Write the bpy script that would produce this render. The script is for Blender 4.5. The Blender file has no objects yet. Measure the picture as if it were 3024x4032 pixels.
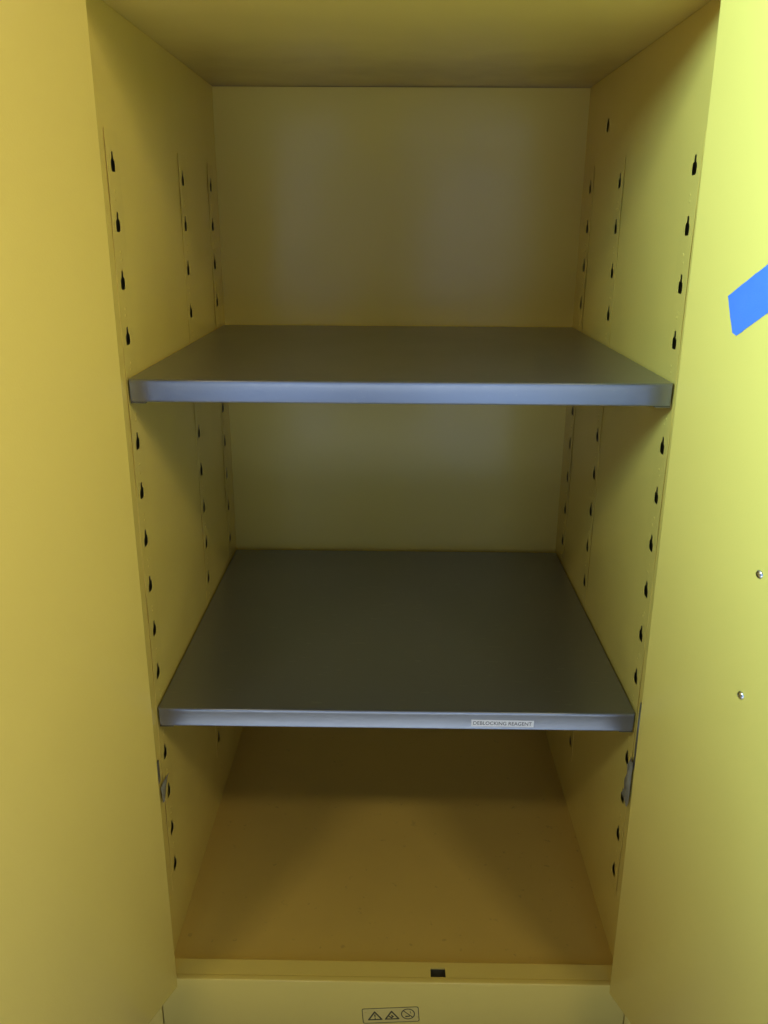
import bpy, bmesh, math, random
from mathutils import Vector, Matrix
from mathutils.geometry import tessellate_polygon
random.seed(7)
S = bpy.context.scene
COL = S.collection
Z0 = 1.44                       # height of the calibration origin above the room floor

# ------------------------------------------------------------------ camera
def camera():
    C = Vector((-0.0085, -1.1858, -0.0791 + Z0))
    pt, yw, ro = -0.3246, -0.0108, 0.0063
    fwd = Vector((math.sin(yw)*math.cos(pt), math.cos(yw)*math.cos(pt), math.sin(pt)))
    right = Vector((math.cos(yw), -math.sin(yw), 0)); up = right.cross(fwd)
    r = right*math.cos(ro) + up*math.sin(ro); u = up*math.cos(ro) - right*math.sin(ro)
    cd = bpy.data.cameras.new('camera'); cd.lens = 3318.4*36/4032; cd.sensor_width = 36
    cd.clip_start = 0.02; cd.clip_end = 100
    co = bpy.data.objects.new('camera', cd); COL.objects.link(co)
    m = Matrix((r, u, -fwd)).transposed().to_4x4(); m.translation = C
    co.matrix_world = m; S.camera = co
camera()

# ------------------------------------------------------------------ light of the room
w = bpy.data.worlds.new('World'); S.world = w; w.use_nodes = True
w.node_tree.nodes['Background'].inputs[0].default_value = (1.0, 0.95, 0.90, 1)
w.node_tree.nodes['Background'].inputs[1].default_value = 0.075

def area(name, loc, target, sx, sy, power, col, spread=180):
    d = bpy.data.lights.new(name, 'AREA'); d.shape = 'RECTANGLE'; d.size = sx; d.size_y = sy
    d.energy = power; d.color = col; d.spread = math.radians(spread)
    o = bpy.data.objects.new(name, d); COL.objects.link(o)
    o.location = loc
    o.rotation_euler = (Vector(target)-Vector(loc)).to_track_quat('-Z', 'Y').to_euler()
    return o
# the room's two light sources, high up on both sides behind the photographer
area('window_light', (-1.08, -1.46, 2.18), (0.55, -1.04, 1.86), 0.60, 0.60, 45, (0.50, 0.84, 1.0), 77)
area('room_lamp', (1.10, -1.46, 2.18), (-0.55, -1.04, 1.66), 0.60, 0.60, 8.0, (1.0, 0.92, 0.76), 80)
# ceiling fixture above the photographer, lights the room floor in front of the cabinet
area('ceiling_lamp', (0.0, -2.00, 2.66), (0.0, -1.999, 0), 1.2, 0.60, 44, (0.76, 0.86, 1.0), 58)
# two small ceiling spots whose light falls past the door edges onto the cabinet floor
area('ceiling_spot', (-1.22, -1.86, 2.66), (-0.2, 0.0, 0.5), 0.18, 0.18, 2.4, (1.0, 0.88, 0.64), 90)
area('ceiling_spot', (1.22, -1.86, 2.66), (0.2, 0.0, 0.5), 0.18, 0.18, 2.4, (1.0, 0.88, 0.64), 90)
# bright opening behind the photographer, mirrored faintly in the back panel
area('opening_light', (-0.50, -2.25, 0.95), (-0.50, 0, 0.95), 0.38, 1.85, 5.2, (0.35, 0.55, 1.0))
area('opening_light', (0.42, -2.25, 0.95), (0.42, 0, 0.95), 0.54, 1.85, 7.7, (0.35, 0.55, 1.0))

S.view_settings.view_transform = 'Standard'; S.view_settings.look = 'None'
S.view_settings.exposure = 0.0; S.view_settings.gamma = 1.0
S.view_settings.use_curve_mapping = False
S.render.engine = 'CYCLES'
S.cycles.max_bounces = 12; S.cycles.diffuse_bounces = 8; S.cycles.glossy_bounces = 6
S.cycles.use_denoising = True
S.cycles.sample_clamp_indirect = 6

# ------------------------------------------------------------------ materials
def mat(name, col, rough=0.5, metal=0.0, var=0.06, vscale=3.0, bump=0.0, bscale=300.0, wave=0.0, spec=0.5, rvar=0.08, streak=False):
    m = bpy.data.materials.new(name); m.use_nodes = True
    nt = m.node_tree; N = nt.nodes; L = nt.links
    b = N['Principled BSDF']
    b.inputs['Metallic'].default_value = metal
    b.inputs['Specular IOR Level'].default_value = spec
    tc = N.new('ShaderNodeTexCoord')
    mp = N.new('ShaderNodeMapping'); L.new(tc.outputs['Object'], mp.inputs[0])
    if streak: mp.inputs['Scale'].default_value = (0.35, 6.0, 6.0)
    n1 = N.new('ShaderNodeTexNoise'); n1.inputs['Scale'].default_value = vscale
    n1.inputs['Detail'].default_value = 6; n1.inputs['Roughness'].default_value = 0.6
    L.new(mp.outputs[0], n1.inputs['Vector'])
    mx = N.new('ShaderNodeMix'); mx.data_type = 'RGBA'
    mx.inputs['A'].default_value = (*[c*(1-var) for c in col], 1)
    mx.inputs['B'].default_value = (*[min(1, c*(1+var)) for c in col], 1)
    L.new(n1.outputs['Fac'], mx.inputs['Factor']); L.new(mx.outputs['Result'], b.inputs['Base Color'])
    mr = N.new('ShaderNodeMapRange')
    mr.inputs['From Min'].default_value = 0.3; mr.inputs['From Max'].default_value = 0.7
    mr.inputs['To Min'].default_value = rough-rvar; mr.inputs['To Max'].default_value = rough+rvar
    n2 = N.new('ShaderNodeTexNoise'); n2.inputs['Scale'].default_value = vscale*2.3
    n2.inputs['Detail'].default_value = 8
    L.new(mp.outputs[0], n2.inputs['Vector'])
    L.new(n2.outputs['Fac'], mr.inputs['Value']); L.new(mr.outputs[0], b.inputs['Roughness'])
    last = None
    if wave:                                     # slow waviness of pressed sheet steel
        nw = N.new('ShaderNodeTexNoise'); nw.inputs['Scale'].default_value = 4.5; nw.inputs['Detail'].default_value = 1
        L.new(tc.outputs['Object'], nw.inputs['Vector'])
        bw = N.new('ShaderNodeBump'); bw.inputs['Strength'].default_value = 1.0; bw.inputs['Distance'].default_value = wave
        L.new(nw.outputs['Fac'], bw.inputs['Height']); last = bw
    if bump:                                     # orange peel of the powder coat
        nb = N.new('ShaderNodeTexNoise'); nb.inputs['Scale'].default_value = bscale; nb.inputs['Detail'].default_value = 2
        L.new(tc.outputs['Object'], nb.inputs['Vector'])
        bb = N.new('ShaderNodeBump'); bb.inputs['Strength'].default_value = bump; bb.inputs['Distance'].default_value = 0.0006
        L.new(nb.outputs['Fac'], bb.inputs['Height'])
        if last: L.new(last.outputs[0], bb.inputs['Normal'])
        last = bb
    if last: L.new(last.outputs[0], b.inputs['Normal'])
    return m
def wear(m, amount, scale, stretch, tint, thresh):
    """thin scratches and specks mixed over a material's colour"""
    nt = m.node_tree; N = nt.nodes; L = nt.links; b = N['Principled BSDF']
    src = b.inputs['Base Color'].links[0].from_socket
    tc = N.new('ShaderNodeTexCoord'); mp = N.new('ShaderNodeMapping'); L.new(tc.outputs['Object'], mp.inputs[0])
    mp.inputs['Scale'].default_value = stretch; mp.inputs['Rotation'].default_value = (0, 0, 0.35)
    n = N.new('ShaderNodeTexNoise'); n.inputs['Scale'].default_value = scale; n.inputs['Detail'].default_value = 3
    L.new(mp.outputs[0], n.inputs['Vector'])
    r = N.new('ShaderNodeMapRange'); r.inputs['From Min'].default_value = thresh; r.inputs['From Max'].default_value = thresh+.06
    r.inputs['To Max'].default_value = amount; L.new(n.outputs['Fac'], r.inputs['Value'])
    mx = N.new('ShaderNodeMix'); mx.data_type = 'RGBA'; L.new(r.outputs[0], mx.inputs['Factor'])
    L.new(src, mx.inputs['A']); mx.inputs['B'].default_value = (*tint, 1)
    L.new(mx.outputs['Result'], b.inputs['Base Color'])
M = {}
M['paint'] = mat('yellow_powder_coat', (0.73, 0.56, 0.125), 0.20, spec=0.24, bump=0.2, bscale=420, var=0.04, vscale=2.2, wave=0.0035, rvar=0.06)
M['pan'] = mat('bounce_shaded_coat', (0.60, 0.41, 0.085), 0.42, spec=0.25, bump=0.2, bscale=420, var=0.10, vscale=4.0, rvar=0.06)  # darker amber of light bounced inside the cabinet, put into the coat colour
M['zinc'] = mat('galvanised_steel', (0.30, 0.31, 0.325), 0.32, metal=0.85, var=0.05, vscale=3, bump=0.10, bscale=600, rvar=0.02)
M['hole_shade'] = mat('keyhole_shade', (0.30, 0.25, 0.10), 0.6, var=0.15, vscale=20)  # dark olive that paints the shade seen inside the keyholes
wear(M['zinc'], 0.35, 26, (1, 5, 5), (0.42, 0.42, 0.42), 0.66)
wear(M['zinc'], 0.4, 160, (1, 1, 1), (0.40, 0.39, 0.36), 0.70)
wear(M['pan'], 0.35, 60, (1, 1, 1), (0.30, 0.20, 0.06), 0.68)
M['steel'] = mat('bare_steel', (0.34, 0.34, 0.33), 0.40, metal=0.8, var=0.25, vscale=40)
M['dark'] = mat('dark_steel', (0.11, 0.10, 0.055), 0.6, metal=0.1, var=0.2, vscale=20)
M['rivet'] = mat('aluminium_rivet', (0.75, 0.77, 0.80), 0.22, metal=1.0, var=0.05, vscale=60)
M['label'] = mat('white_label_paper', (0.80, 0.80, 0.80), 0.45, var=0.03, vscale=50)
M['ink'] = mat('black_ink', (0.02, 0.02, 0.025), 0.5, var=0.2, vscale=90)
M['olive_ink'] = mat('worn_black_print', (0.06, 0.05, 0.015), 0.55, var=0.5, vscale=120)
M['sticker'] = mat('clear_yellow_sticker', (0.68, 0.53, 0.14), 0.32, var=0.05, vscale=30)
M['tape'] = mat('blue_masking_tape', (0.06, 0.18, 0.60), 0.7, var=0.08, vscale=30, bump=0.5, bscale=900)
M['scrap'] = mat('clear_tape_scrap', (0.30, 0.29, 0.23), 0.16, var=0.25, vscale=45)
M['ground'] = mat('grey_vinyl', (0.50, 0.49, 0.46), 0.45, var=0.12, vscale=6)

# ------------------------------------------------------------------ helpers
def wloc(o):
    v = Vector((0, 0, 0))
    while o: v += o.location; o = o.parent
    return v
def obj(name, bm, m, parent=None, smooth=False, bevel=0, seg=2):
    """one mesh object; bm is in calibration coordinates (z measured from Z0)"""
    if bevel:
        bmesh.ops.bevel(bm, geom=[e for e in bm.edges], offset=bevel, segments=seg, affect='EDGES', profile=0.5, clamp_overlap=True)
    bmesh.ops.recalc_face_normals(bm, faces=bm.faces)
    off = Vector((0, 0, Z0)) - (wloc(parent) if parent else Vector((0, 0, 0)))
    loc = None
    if parent is None:                            # origin at the base of a one-mesh thing
        xs = [v.co for v in bm.verts]
        loc = Vector((sum(v.x for v in xs)/len(xs), sum(v.y for v in xs)/len(xs), min(v.z for v in xs))) + off
        off = off - loc
    bmesh.ops.translate(bm, vec=off, verts=bm.verts)
    me = bpy.data.meshes.new(name); bm.to_mesh(me); bm.free()
    o = bpy.data.objects.new(name, me); COL.objects.link(o)
    me.materials.append(M[m])
    if smooth or bevel:
        for p in me.polygons: p.use_smooth = True
        try: me.set_sharp_from_angle(angle=math.radians(38))
        except Exception: pass
    if parent: o.parent = parent
    if loc: o.location = loc
    return o
def tag(o, label, cat=None, group=None, kind=None):
    if label: o['label'] = label
    if cat: o['category'] = cat
    if group: o['group'] = group
    if kind: o['kind'] = kind
    return o
def empty(name, loc, label, cat, group=None):
    o = bpy.data.objects.new(name, None); COL.objects.link(o)
    o.empty_display_size = 0.1
    o.location = (loc[0], loc[1], loc[2] + Z0); return tag(o, label, cat, group)
def box(bm, x0, x1, y0, y1, z0, z1):
    vs = [bm.verts.new((x, y, z)) for z in (z0, z1) for y in (y0, y1) for x in (x0, x1)]
    for f in ((0,1,3,2),(4,6,7,5),(0,4,5,1),(2,3,7,6),(0,2,6,4),(1,5,7,3)): bm.faces.new([vs[i] for i in f])
    return bm
def B(*a): return box(bmesh.new(), *a)
def tess(bm, loops, place):
    """fill a 2-D outline with holes; loops are lists of (a, b), place(a, b) gives the 3-D point"""
    flat = [p for l in loops for p in l]
    tris = tessellate_polygon([[Vector((p[0], p[1], 0)) for p in l] for l in loops])
    vs = [bm.verts.new(place(*p)) for p in flat]
    for t in tris:
        try: bm.faces.new([vs[i] for i in t])
        except ValueError: pass
def plate(loops, place, thick_place):
    """sheet with holes and real thickness"""
    bm = bmesh.new()
    tess(bm, loops, place); tess(bm, loops, thick_place)
    for l in loops:
        n = len(l)
        for i in range(n):
            a, b = l[i], l[(i+1) % n]
            bm.faces.new([bm.verts.new(p) for p in (place(*a), place(*b), thick_place(*b), thick_place(*a))])
    bmesh.ops.remove_doubles(bm, verts=bm.verts, dist=1e-5)
    return bm

# ------------------------------------------------------------------ measures (metres)
HW = 0.387                     # half the inside width
D = 0.7249; ZC = 0.1959; ZF = -1.298; ZB = -Z0 + 0.02
YF = -0.0905; ZS = -1.284
OUT = 0.432
PITCH = 0.0763
POSTS = (0.0223, 0.4124, 0.652)
PT, PB = 0.042, -1.178

# ------------------------------------------------------------------ the surface it stands on
g = obj('floor', B(-3, 3, -3.2, 1.6, -Z0-0.05, -Z0), 'ground'); tag(g, None, kind='structure')

# ------------------------------------------------------------------ the cabinet body
cab = empty('storage_cabinet', (0, 0.33, -Z0), 'yellow steel safety cabinet with both doors open and empty inside', 'cabinet')
obj('top_panel', B(-OUT, OUT, YF, 0.775, ZC, ZC+0.045), 'paint', cab, bevel=0.002)
obj('back_panel', B(-OUT+.003, OUT-.003, D, D+0.045, ZB+.002, ZC-.0012), 'paint', cab)
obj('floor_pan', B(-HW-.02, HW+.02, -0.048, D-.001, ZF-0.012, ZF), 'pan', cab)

def side(s):
    ys = [-0.060]; slots = []
    for c in POSTS: ys += [c-0.0135, c+0.0270]; slots.append((c-0.0135, c+0.0270))
    ys += [D]
    zs = [ZF+.0005, PB+0.02, PT-0.02, ZC-.0005]
    if s > 0:
        ys += [0.52, 0.57]; zs += [0.08, 0.13]
    ys.sort(); zs.sort()
    bm = bmesh.new()
    pl = lambda a, b: (s*HW, a, b); pk = lambda a, b: (s*(HW+0.0015), a, b)
    for i in range(len(ys)-1):
        for j in range(len(zs)-1):
            ym, zm = (ys[i]+ys[i+1])/2, (zs[j]+zs[j+1])/2
            if any(a < ym < b for a, b in slots) and PB+.02 < zm < PT-.02: continue
            R = [(ys[i], zs[j]), (ys[i+1], zs[j]), (ys[i+1], zs[j+1]), (ys[i], zs[j+1])]
            loops = [R]
            if s > 0 and .52 < ym < .57 and .08 < zm < .13:
                loops.append([(0.545+.0115*math.cos(t*math.pi/10), 0.1057+.0118*math.sin(t*math.pi/10)) for t in range(20)])
                loops[1].reverse()
            sub = plate(loops, pl, pk)
            me = bpy.data.meshes.new('tmp'); sub.to_mesh(me); sub.free(); bm.from_mesh(me); bpy.data.meshes.remove(me)
    bmesh.ops.remove_doubles(bm, verts=bm.verts, dist=1e-5)
    # inner faces between neighbouring cells are removed
    seen = {}
    for f in list(bm.faces):
        k = tuple(sorted(v.index for v in f.verts))
    bm.verts.index_update()
    for f in list(bm.faces):
        k = tuple(sorted(v.index for v in f.verts)); seen.setdefault(k, []).append(f)
    bmesh.ops.delete(bm, geom=[f for l in seen.values() if len(l) > 1 for f in l], context='FACES_ONLY')
    o = obj('side_wall', bm, 'paint', cab)
    a, b = sorted((s*(OUT-.012), s*OUT))
    obj('outer_side', B(a, b, YF+.004, D-.0005, ZB, ZC-.0015), 'paint', cab)
    a, b = sorted((s*(HW+.0005), s*(OUT-.0125)))
    obj('jamb', B(a, b, -0.066, -0.0605, ZF, ZC-.0015), 'paint', cab)
for s in (-1, 1): side(s)

def keyhole(cy, cz):
    w, n, r = 0.0100, 0.0050, 0.0042
    pts = [(-w, -.0055), (-w+r*.3, -.0055-r*.7), (-w+r, -.0055-r), (w-r, -.0055-r), (w-r*.3, -.0055-r*.7), (w, -.0055),
           (w, .0030), (w-.0022, .0054), (n, .0066), (n-.0008, .0142), (n-.0022, .0158),
           (-n+.0022, .0158), (-n+.0008, .0142), (-n, .0066), (-w+.0022, .0054), (-w, .0030)]
    return [(cy+a, cz+b) for a, b in pts]
def post(s, c):
    bm = bmesh.new()
    y0, y1 = c-0.0265, c+0.0305
    ph = random.uniform(0, 6)
    proud = lambda y, z=-.5: 0.0004 + (0.0009 + 0.0007*math.sin(z*19+ph))*(y1-y)/(y1-y0)       # front edge stands off the wall unevenly
    pl = lambda a, b: (s*(HW-proud(a, b)), a, b); pk = lambda a, b: (s*(HW-proud(a, b)+0.0005), a, b)
    edges = [PT] + [-(i+.5)*PITCH for i in range(15)] + [PB]
    for i in range(16):
        z1, z0 = edges[i], edges[i+1]
        loops = [[(y0, z0), (y1, z0), (y1, z1), (y0, z1)], keyhole(c, -i*PITCH)[::-1]]
        sub = plate(loops, pl, pk)
        me = bpy.data.meshes.new('tmp'); sub.to_mesh(me); sub.free(); bm.from_mesh(me); bpy.data.meshes.remove(me)
    bmesh.ops.remove_doubles(bm, verts=bm.verts, dist=1e-5)
    bm.verts.index_update(); seen = {}
    for f in bm.faces: seen.setdefault(tuple(sorted(v.index for v in f.verts)), []).append(f)
    bmesh.ops.delete(bm, geom=[f for l in seen.values() if len(l) > 1 for f in l], context='FACES_ONLY')
    o = obj('shelf_post', bm, 'paint', cab)
    a_, b_ = sorted((s*(HW+.0100), s*(HW+.0115)))
    obj('shade_backing', B(a_, b_, c-.040, c+.075, PB, PT), 'hole_shade', o)  # added dark plate that makes the keyholes look deep in shade
    wb = bmesh.new()                                        # small weld dimples halfway between the keyholes
    for i in range(15):
        for dz in (0.004, -0.006):
            m = Matrix.Translation((s*(HW-proud(c, -(i+.5)*PITCH)), c+random.uniform(-.003, .003), -(i+.5)*PITCH+dz+random.uniform(-.002, .002))) @ Matrix.Diagonal((0.0007, 0.0032, 0.0024, 1))
            bmesh.ops.create_uvsphere(wb, u_segments=8, v_segments=5, radius=1, matrix=m)
    w_ = obj('weld_dimple', wb, 'paint', o, smooth=True); w_['kind'] = 'stuff'
for s in (-1, 1):
    for c in POSTS: post(s, c)

# front sill with its latch hole, the panel below it and the corner posts
def ring_box(x0, x1, y0, y1):
    return [(x0, y0), (x1, y0), (x1, y1), (x0, y1)]
sx = 0.388
sill = obj('sill', plate([ring_box(-sx, sx, YF, -0.0535), ring_box(0.0640, 0.0893, -0.0797, -0.0612)[::-1]],
                 lambda a, b: (a, b, ZS), lambda a, b: (a, b, ZS-0.003)), 'paint', cab)
obj('sill_lip', B(-sx, sx, -0.0535, -0.0495, ZF-.01, ZS-.0002), 'paint', sill)
lt = bmesh.new()
box(lt, 0.060, 0.0932, -0.083, -0.058, ZS-.030, ZS-.026)
for a in (0.058, 0.0920): box(lt, a, a+.002, -0.083, -0.058, ZS-.026, ZS-.0032)
for a in (-0.085, -0.058): box(lt, 0.060, .092, a, a+.002, ZS-.026, ZS-.0032)
obj('latch_socket', lt, 'dark', sill)
BX = 0.3950
obj('base_panel', B(-BX, BX, YF-.0015, YF+.0105, ZB, ZS+.0006), 'paint', cab, bevel=0.0022, seg=3)
for s in (-1, 1):
    a, b = sorted((s*(BX+.0016), s*OUT))
    obj('corner_post', B(a, b, YF-.0005, YF+.003, ZB, ZF-.004), 'paint', cab, bevel=0.0008)
    a, b = sorted((s*(BX-.01), s*(OUT-.0125)))
    obj('corner_brace', B(a, b, YF+.011, -0.055, ZB, ZF-.004), 'paint', cab)

# ------------------------------------------------------------------ doors, 112 degrees open
def door(s, hx, lean, hy, ang, ztop):
    a = math.radians(ang)
    d = Vector((s*math.sin(a), -math.cos(a), 0)); n = Vector((s*math.cos(a), math.sin(a), 0))   # along the leaf; outwards
    P = Vector((hx, hy, 0)); wd, th, z0 = 0.405, 0.040, -1.302
    bm = bmesh.new(); vs = []
    for z in (z0, ztop):
        for u, v in ((0, 0), (wd, 0), (wd, th), (0, th)):
            q = P + d*u + n*v; vs.append(bm.verts.new((q.x + lean*z, q.y, z)))
    for f in ((0,1,2,3),(7,6,5,4),(0,4,5,1),(1,5,6,2),(2,6,7,3),(3,7,4,0)): bm.faces.new([vs[i] for i in f])
    o = obj('door', bm, 'paint', cab, bevel=0.0028, seg=3)
    return o, P, d, n
dl, PL, dL, nL = door(-1, -0.3639, 0.0008, YF+.0005, 22, 0.188)
dr, PR, dR, nR = door(1, 0.3577, -0.0049, YF+.0005, 21, 0.188)
dl['label'] = 'left door leaf in warm shade'; dr['label'] = 'brightly lit right door leaf with two rivets'
def on_door(u, z, off=0.0): 
    q = PR + dR*u - nR*off; return Vector((q.x - 0.0049*z, q.y, z))
for u, z in ((0.1831, -0.4635), (0.1830, -0.6260)):           # domed rivets
    bm = bmesh.new()
    prof = [(0.0056, 0.0), (0.0056, 0.0006), (0.0050, 0.0017), (0.0036, 0.0026), (0.0018, 0.0031), (0.0, 0.0032)]
    c = on_door(u, z); k = 16; rows = []
    for r_, h_ in prof[:-1]:
        rows.append([bm.verts.new(c + dR*(r_*math.cos(t*2*math.pi/k)) + Vector((0, 0, r_*math.sin(t*2*math.pi/k))) - nR*h_) for t in range(k)])
    tip = bm.verts.new(c - nR*prof[-1][1])
    for i in range(len(rows)-1):
        for t in range(k): bm.faces.new((rows[i][t], rows[i][(t+1) % k], rows[i+1][(t+1) % k], rows[i+1][t]))
    for t in range(k): bm.faces.new((rows[-1][t], rows[-1][(t+1) % k], tip))
    obj('rivet', bm, 'rivet', dr, smooth=True)
# bare steel hinge leaves low on the jambs
for s, o_, y0, y1, z0, z1 in ((1, dr, -0.034, -0.0165, -0.905, -0.785), (-1, dl, -0.034, -0.0200, -0.940, -0.900)):
    a, b = sorted((s*(HW-.0022), s*(HW-.0004)))
    obj('hinge', B(a, b, y0, y1, z0, z1), 'steel', o_, bevel=0.0005)

# blue masking tape on the right door
def tape():
    A = Vector((0.0731, -0.1523)); dirv = Vector((0.0547, 0.0380)).normalized(); nv = Vector((dirv.y, -dirv.x)); wd, ln = 0.0482, 0.21
    def P2(a, b): return A + dirv*a + nv*b
    n, k = 26, 8
    bm = bmesh.new(); top = []
    for i in range(n+1):
        row = []
        for j in range(k+1):
            t = j/k
            st = (-0.0108*t/.86 if t <= .88 else -0.0108+0.0045*(t-.86)/.14) + 0.0004*math.sin(9*t+1)+random.uniform(-.0005, .0005)   # torn end
            a = st*(1-i/n) + ln*i/n
            b = wd*t + (random.uniform(-.0003, .0003) if j in (0, k) else 0)
            p = P2(a, b); lift = 0.0006 + 0.0004*max(0, math.sin(a*90+t*3))*(1 if i < 4 else .4)
            row.append((p, lift))
        top.append(row)
    f = [[bm.verts.new(on_door(p.x, p.y, l)) for p, l in r] for r in top]
    g_ = [[bm.verts.new(on_door(p.x, p.y, 0.0002)) for p, l in r] for r in top]
    for i in range(n):
        for j in range(k):
            bm.faces.new((f[i][j], f[i+1][j], f[i+1][j+1], f[i][j+1])); bm.faces.new((g_[i][j], g_[i][j+1], g_[i+1][j+1], g_[i+1][j]))
    for i in range(n):
        for j in (0, k): bm.faces.new((f[i][j], f[i+1][j], g_[i+1][j], g_[i][j]))
    for j in range(k):
        for i in (0, n): bm.faces.new((f[i][j], f[i][j+1], g_[i][j+1], g_[i][j]))
    tag(obj('masking_tape', bm, 'tape', smooth=False), 'strip of blue masking tape stuck slantwise on the right door', 'tape')
tape()

# ------------------------------------------------------------------ shelves
def shelf(zt, label):
    e = empty('shelf', (0, 0.35, zt-0.0324), label, 'shelf', 'grey steel shelves in the cabinet')
    hw, y0, y1, t = 0.3832, -0.006, 0.702, 0.0324
    bm = bmesh.new(); box(bm, -hw, hw, y0+.004, y1, zt-.0016, zt-.0001)
    obj('shelf_top', bm, 'zinc', e)
    # front flange: rounded at the top edge, hemmed below
    prof = [(y0+.0045, zt-.0001), (y0+.0024, zt+.0000), (y0+.0008, zt-.0010), (y0, zt-.0030), (y0+.0006, zt-.0060), (y0+.0006, zt-t+.0050), (y0, zt-t+.0022), (y0+.0008, zt-t+.0006),
            (y0+.0022, zt-t), (y0+.0140, zt-t), (y0+.0140, zt-t+.0014), (y0+.0030, zt-t+.0016), (y0+.0022, zt-.0030), (y0+.0045, zt-.0017)]
    bm = bmesh.new(); xs = [-hw+.0012, hw-.0012]
    rows = [[bm.verts.new((x + (0.0022 if x < 0 else -.0022)*(zt-z)/t, y, z)) for y, z in prof] for x in xs]
    n = len(prof)
    for i in range(n): bm.faces.new((rows[0][i], rows[1][i], rows[1][(i+1) % n], rows[0][(i+1) % n]))
    for r in rows: bm.faces.new(r)
    obj('front_flange', bm, 'zinc', e, smooth=True)
    for s in (-1, 1):
        a, b = sorted((s*hw, s*(hw-.0014)))
        obj('side_flange', B(a, b, y0+.0045, y1, zt-t, zt-.0018), 'zinc', e)
    obj('back_flange', B(-hw+.002, hw-.002, y1-.0014, y1, zt-t, zt-.0018), 'zinc', e)
    return e
s1 = shelf(-0.2827, 'upper grey steel shelf with a bare bluish front edge')
s2 = shelf(-0.8134, 'lower dark grey steel shelf with a printed white label on its front edge')

def text_mesh(txt, width, height, place):
    cu = bpy.data.curves.new('lettering', 'FONT'); cu.body = txt; cu.size = 1; cu.align_x = 'CENTER'; cu.resolution_u = 4
    o = bpy.data.objects.new('lettering', cu); COL.objects.link(o)
    dg = bpy.context.evaluated_depsgraph_get(); me = bpy.data.meshes.new_from_object(o.evaluated_get(dg))
    bpy.data.objects.remove(o); bpy.data.curves.remove(cu)
    xs = [v.co.x for v in me.vertices]; ys = [v.co.y for v in me.vertices]
    bm = bmesh.new(); bm.from_mesh(me); bpy.data.meshes.remove(me)
    for v in bm.verts:
        a = (v.co.x-min(xs))/(max(xs)-min(xs))-.5; b = (v.co.y-min(ys))/(max(ys)-min(ys))-.5
        v.co = place(a*width, b*height)
    r = bmesh.ops.extrude_face_region(bm, geom=list(bm.faces))
    bmesh.ops.translate(bm, verts=[v for v in r['geom'] if isinstance(v, bmesh.types.BMVert)], vec=(0, -0.00008, 0))
    return bm
ly = -0.0054                                                    # flat web of the flange
lc = Vector((0.1718, 0, -0.83365)); lt_ = math.radians(-0.55)
def on_label(a, b, y): return Vector((lc.x + a*math.cos(lt_) - b*math.sin(lt_), y, lc.z + a*math.sin(lt_) + b*math.cos(lt_)))
bm = bmesh.new(); vs = []
for y in (ly-.00005, ly-.0003):
    for a, b in ((-.0503, -.0060), (.0503, -.0060), (.0503, .0060), (-.0503, .0060)): vs.append(bm.verts.new(on_label(a, b, y)))
for f in ((0,1,2,3),(7,6,5,4),(0,4,5,1),(1,5,6,2),(2,6,7,3),(3,7,4,0)): bm.faces.new([vs[i] for i in f])
lab = obj('name_label', bm, 'label', s2)
lab['label'] = 'white strip label reading DEBLOCKING REAGENT'
obj('lettering', text_mesh('DEBLOCKING REAGENT', 0.0940, 0.0063, lambda a, b: on_label(a, b, ly-.00036)), 'ink', lab)

# clips that carry the front corners of the shelves
for zt, ln in ((-0.2827, 'upper'), (-0.8134, 'lower')):
    for s, sn in ((-1, 'left'), (1, 'right')):
        zb = zt-0.0324
        bm = bmesh.new()
        x1, x0 = s*(HW-.0030), s*(HW-.0042)
        a, b = sorted((x0, x1)); box(bm, a, b, 0.004, 0.030, zb-.0015, zb+.012)
        a, b = sorted((x0, s*(HW-.0260))); box(bm, a, b, -0.0045, 0.030, zb-.0022, zb-.0003)
        tag(obj('shelf_clip', bm, 'dark', bevel=0.0003, seg=1), 'small dark metal clip under the front %s corner of the %s shelf' % (sn, ln), 'clip', 'shelf clips at the front corners')

# crumpled bits of tape beside the hinges
def scrap(s, outline, label):
    """outline: rows of (z, y front, y back)"""
    bm = bmesh.new(); k = 3; F = []; G = []
    for z, ya, yb in outline:
        rf, rg = [], []
        for j in range(k+1):
            y = ya+(yb-ya)*j/k; h = 0.0032 + random.uniform(0, .0045)*(1 if 0 < j < k else .5)
            zz = z+random.uniform(-.0015, .0015)
            rf.append(bm.verts.new((s*(HW-h), y, zz))); rg.append(bm.verts.new((s*(HW-h+.0005), y, zz)))
        F.append(rf); G.append(rg)
    n = len(F)
    for i in range(n-1):
        for j in range(k):
            bm.faces.new((F[i][j], F[i+1][j], F[i+1][j+1], F[i][j+1])); bm.faces.new((G[i][j], G[i][j+1], G[i+1][j+1], G[i+1][j]))
        for j in (0, k): bm.faces.new((F[i][j], F[i+1][j], G[i+1][j], G[i][j]))
    for i in (0, n-1):
        for j in range(k): bm.faces.new((F[i][j], F[i][j+1], G[i][j+1], G[i][j]))
    tag(obj('tape_scrap', bm, 'scrap', smooth=True), label, 'tape scrap', 'scraps of tape by the hinges')
def lerp_rows(pts, n):
    out = []
    for i in range(n+1):
        t = i/n*(len(pts)-1); a = min(int(t), len(pts)-2); f = t-a
        out.append(tuple(pts[a][j]*(1-f)+pts[a+1][j]*f for j in range(3)))
    return out
scrap(1, lerp_rows([(-0.892, -0.022, -0.0100), (-0.906, -0.020, -0.0010), (-0.918, -0.019, 0.0060), (-0.930, -0.020, 0.0030), (-0.950, -0.020, 0.0075), (-0.968, -0.020, 0.0110), (-0.982, -0.016, 0.0185)], 12),
      'long crumpled grey tape scrap on the right wall beside the hinge')
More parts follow.
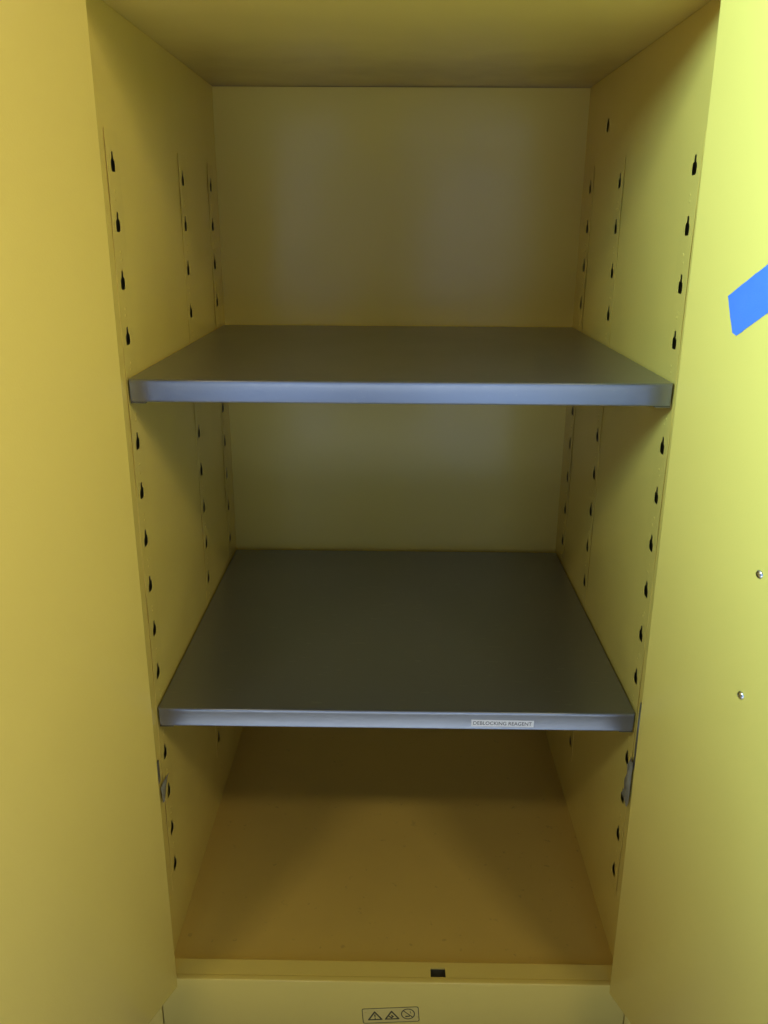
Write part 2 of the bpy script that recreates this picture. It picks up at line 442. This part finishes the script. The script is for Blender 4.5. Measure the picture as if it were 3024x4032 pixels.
scrap(-1, lerp_rows([(-0.951, -0.026, 0.0160), (-0.958, -0.026, 0.0080), (-0.966, -0.026, 0.0020), (-0.980, -0.026, -0.0080)], 4),
      'small torn grey tape scrap on the left wall beside the door edge')

# ------------------------------------------------------------------ warning sticker on the base panel
sy = YF-.0015
sc = Vector((-0.0035, 0, -1.3560)); sr = math.radians(4.2)
def on_st(a, b, off=0.0): return Vector((sc.x + a*math.cos(sr) - b*math.sin(sr), sy-.0002-off, sc.z + a*math.sin(sr) + b*math.cos(sr)))
def solid2d(loops, o0, o1):
    return plate(loops, lambda a, b: on_st(a, b, o1), lambda a, b: on_st(a, b, o0))
def rrect(w_, h_, r, n=4):
    out = []
    for cx, cz, t0 in ((w_-r, -h_+r, -90), (w_-r, h_-r, 0), (-w_+r, h_-r, 90), (-w_+r, -h_+r, 180)):
        for i in range(n+1):
            t = math.radians(t0+90*i/n); out.append((cx+r*math.cos(t), cz+r*math.sin(t)))
    return out
st = obj('warning_sticker', solid2d([rrect(.0490, .0172, .004)], 0, .0002), 'sticker', cab)
st['label'] = 'small warning sticker with two triangles and a struck-out circle'
obj('border', solid2d([rrect(.0486, .0168, .0036), rrect(.0474, .0156, .003)[::-1]], .00026, .00034), 'olive_ink', st)
def tri(cx, cz, r, rc=.0012):
    out = []
    for t in (-150, -30, 90):
        c = (cx+r*math.cos(math.radians(t)), cz+.86*r*math.sin(math.radians(t)))
        for i in (-1, 0, 1):
            out.append((c[0]+(cx-c[0])*.08 + rc*math.cos(math.radians(t+i*45)), c[1]+(cz-c[1])*.08 + rc*math.sin(math.radians(t+i*45))))
    return out
cz = -.0030
def strip(p, q, w0, w1):
    p, q = Vector(p), Vector(q); d = (q-p).normalized(); n = Vector((-d.y, d.x))
    return [tuple(p-n*w0), tuple(q-n*w1), tuple(q+n*w1), tuple(p+n*w0)]
obj('triangle_frame', solid2d([tri(-.0270, cz, .0145), tri(-.0270, cz, .0098, .0006)[::-1]], .00026, .00036), 'olive_ink', st)
bm = solid2d([strip((-.0270, cz-.0012), (-.0270, cz+.0058), .0007, .0014)], .00026, .00036)
m2 = solid2d([[(-.0270+.0012*math.cos(t*math.pi/4), cz-.0036+.0012*math.sin(t*math.pi/4)) for t in range(8)]], .00026, .00036)
def join(bm, m2):
    me = bpy.data.meshes.new('tmp'); m2.to_mesh(me); m2.free(); bm.from_mesh(me); bpy.data.meshes.remove(me); return bm
obj('exclamation_mark', join(bm, m2), 'olive_ink', st)
obj('triangle_frame', solid2d([tri(.0020, cz, .0145), tri(.0020, cz, .0098, .0006)[::-1]], .00026, .00036), 'olive_ink', st)
bm = solid2d([strip((-.0032, cz+.0008), (.0022, cz-.0034), .0010, .0016)], .00026, .00036)
join(bm, solid2d([strip((.0018, cz-.0026), (.0046, cz+.0012), .0013, .0016)], .00026, .00037))
join(bm, solid2d([strip((.0012, cz+.0032), (.0026, cz+.0010), .0010, .0013)], .00026, .00036))
obj('hazard_pictogram', bm, 'olive_ink', st)
def circ(cx, cz_, r, n=28): return [(cx+r*math.cos(i*2*math.pi/n), cz_+r*math.sin(i*2*math.pi/n)) for i in range(n)]
pc = (.0298, .0010)
bm = solid2d([circ(*pc, .0120), circ(*pc, .0102)[::-1]], .00026, .00036)
join(bm, solid2d([strip((pc[0]-.0078, pc[1]+.0078), (pc[0]+.0078, pc[1]-.0078), .0008, .0008)], .00027, .00037))
obj('prohibition_ring', bm, 'olive_ink', st)
bm = solid2d([strip((pc[0]-.0050, pc[1]-.0054), (pc[0]+.0030, pc[1]-.0050), .0014, .0010)], .00026, .00035)
join(bm, solid2d([strip((pc[0]+.0040, pc[1]+.0066), (pc[0]+.0052, pc[1]+.0006), .0004, .0006)], .00026, .00035))
obj('prohibition_pictogram', bm, 'olive_ink', st)
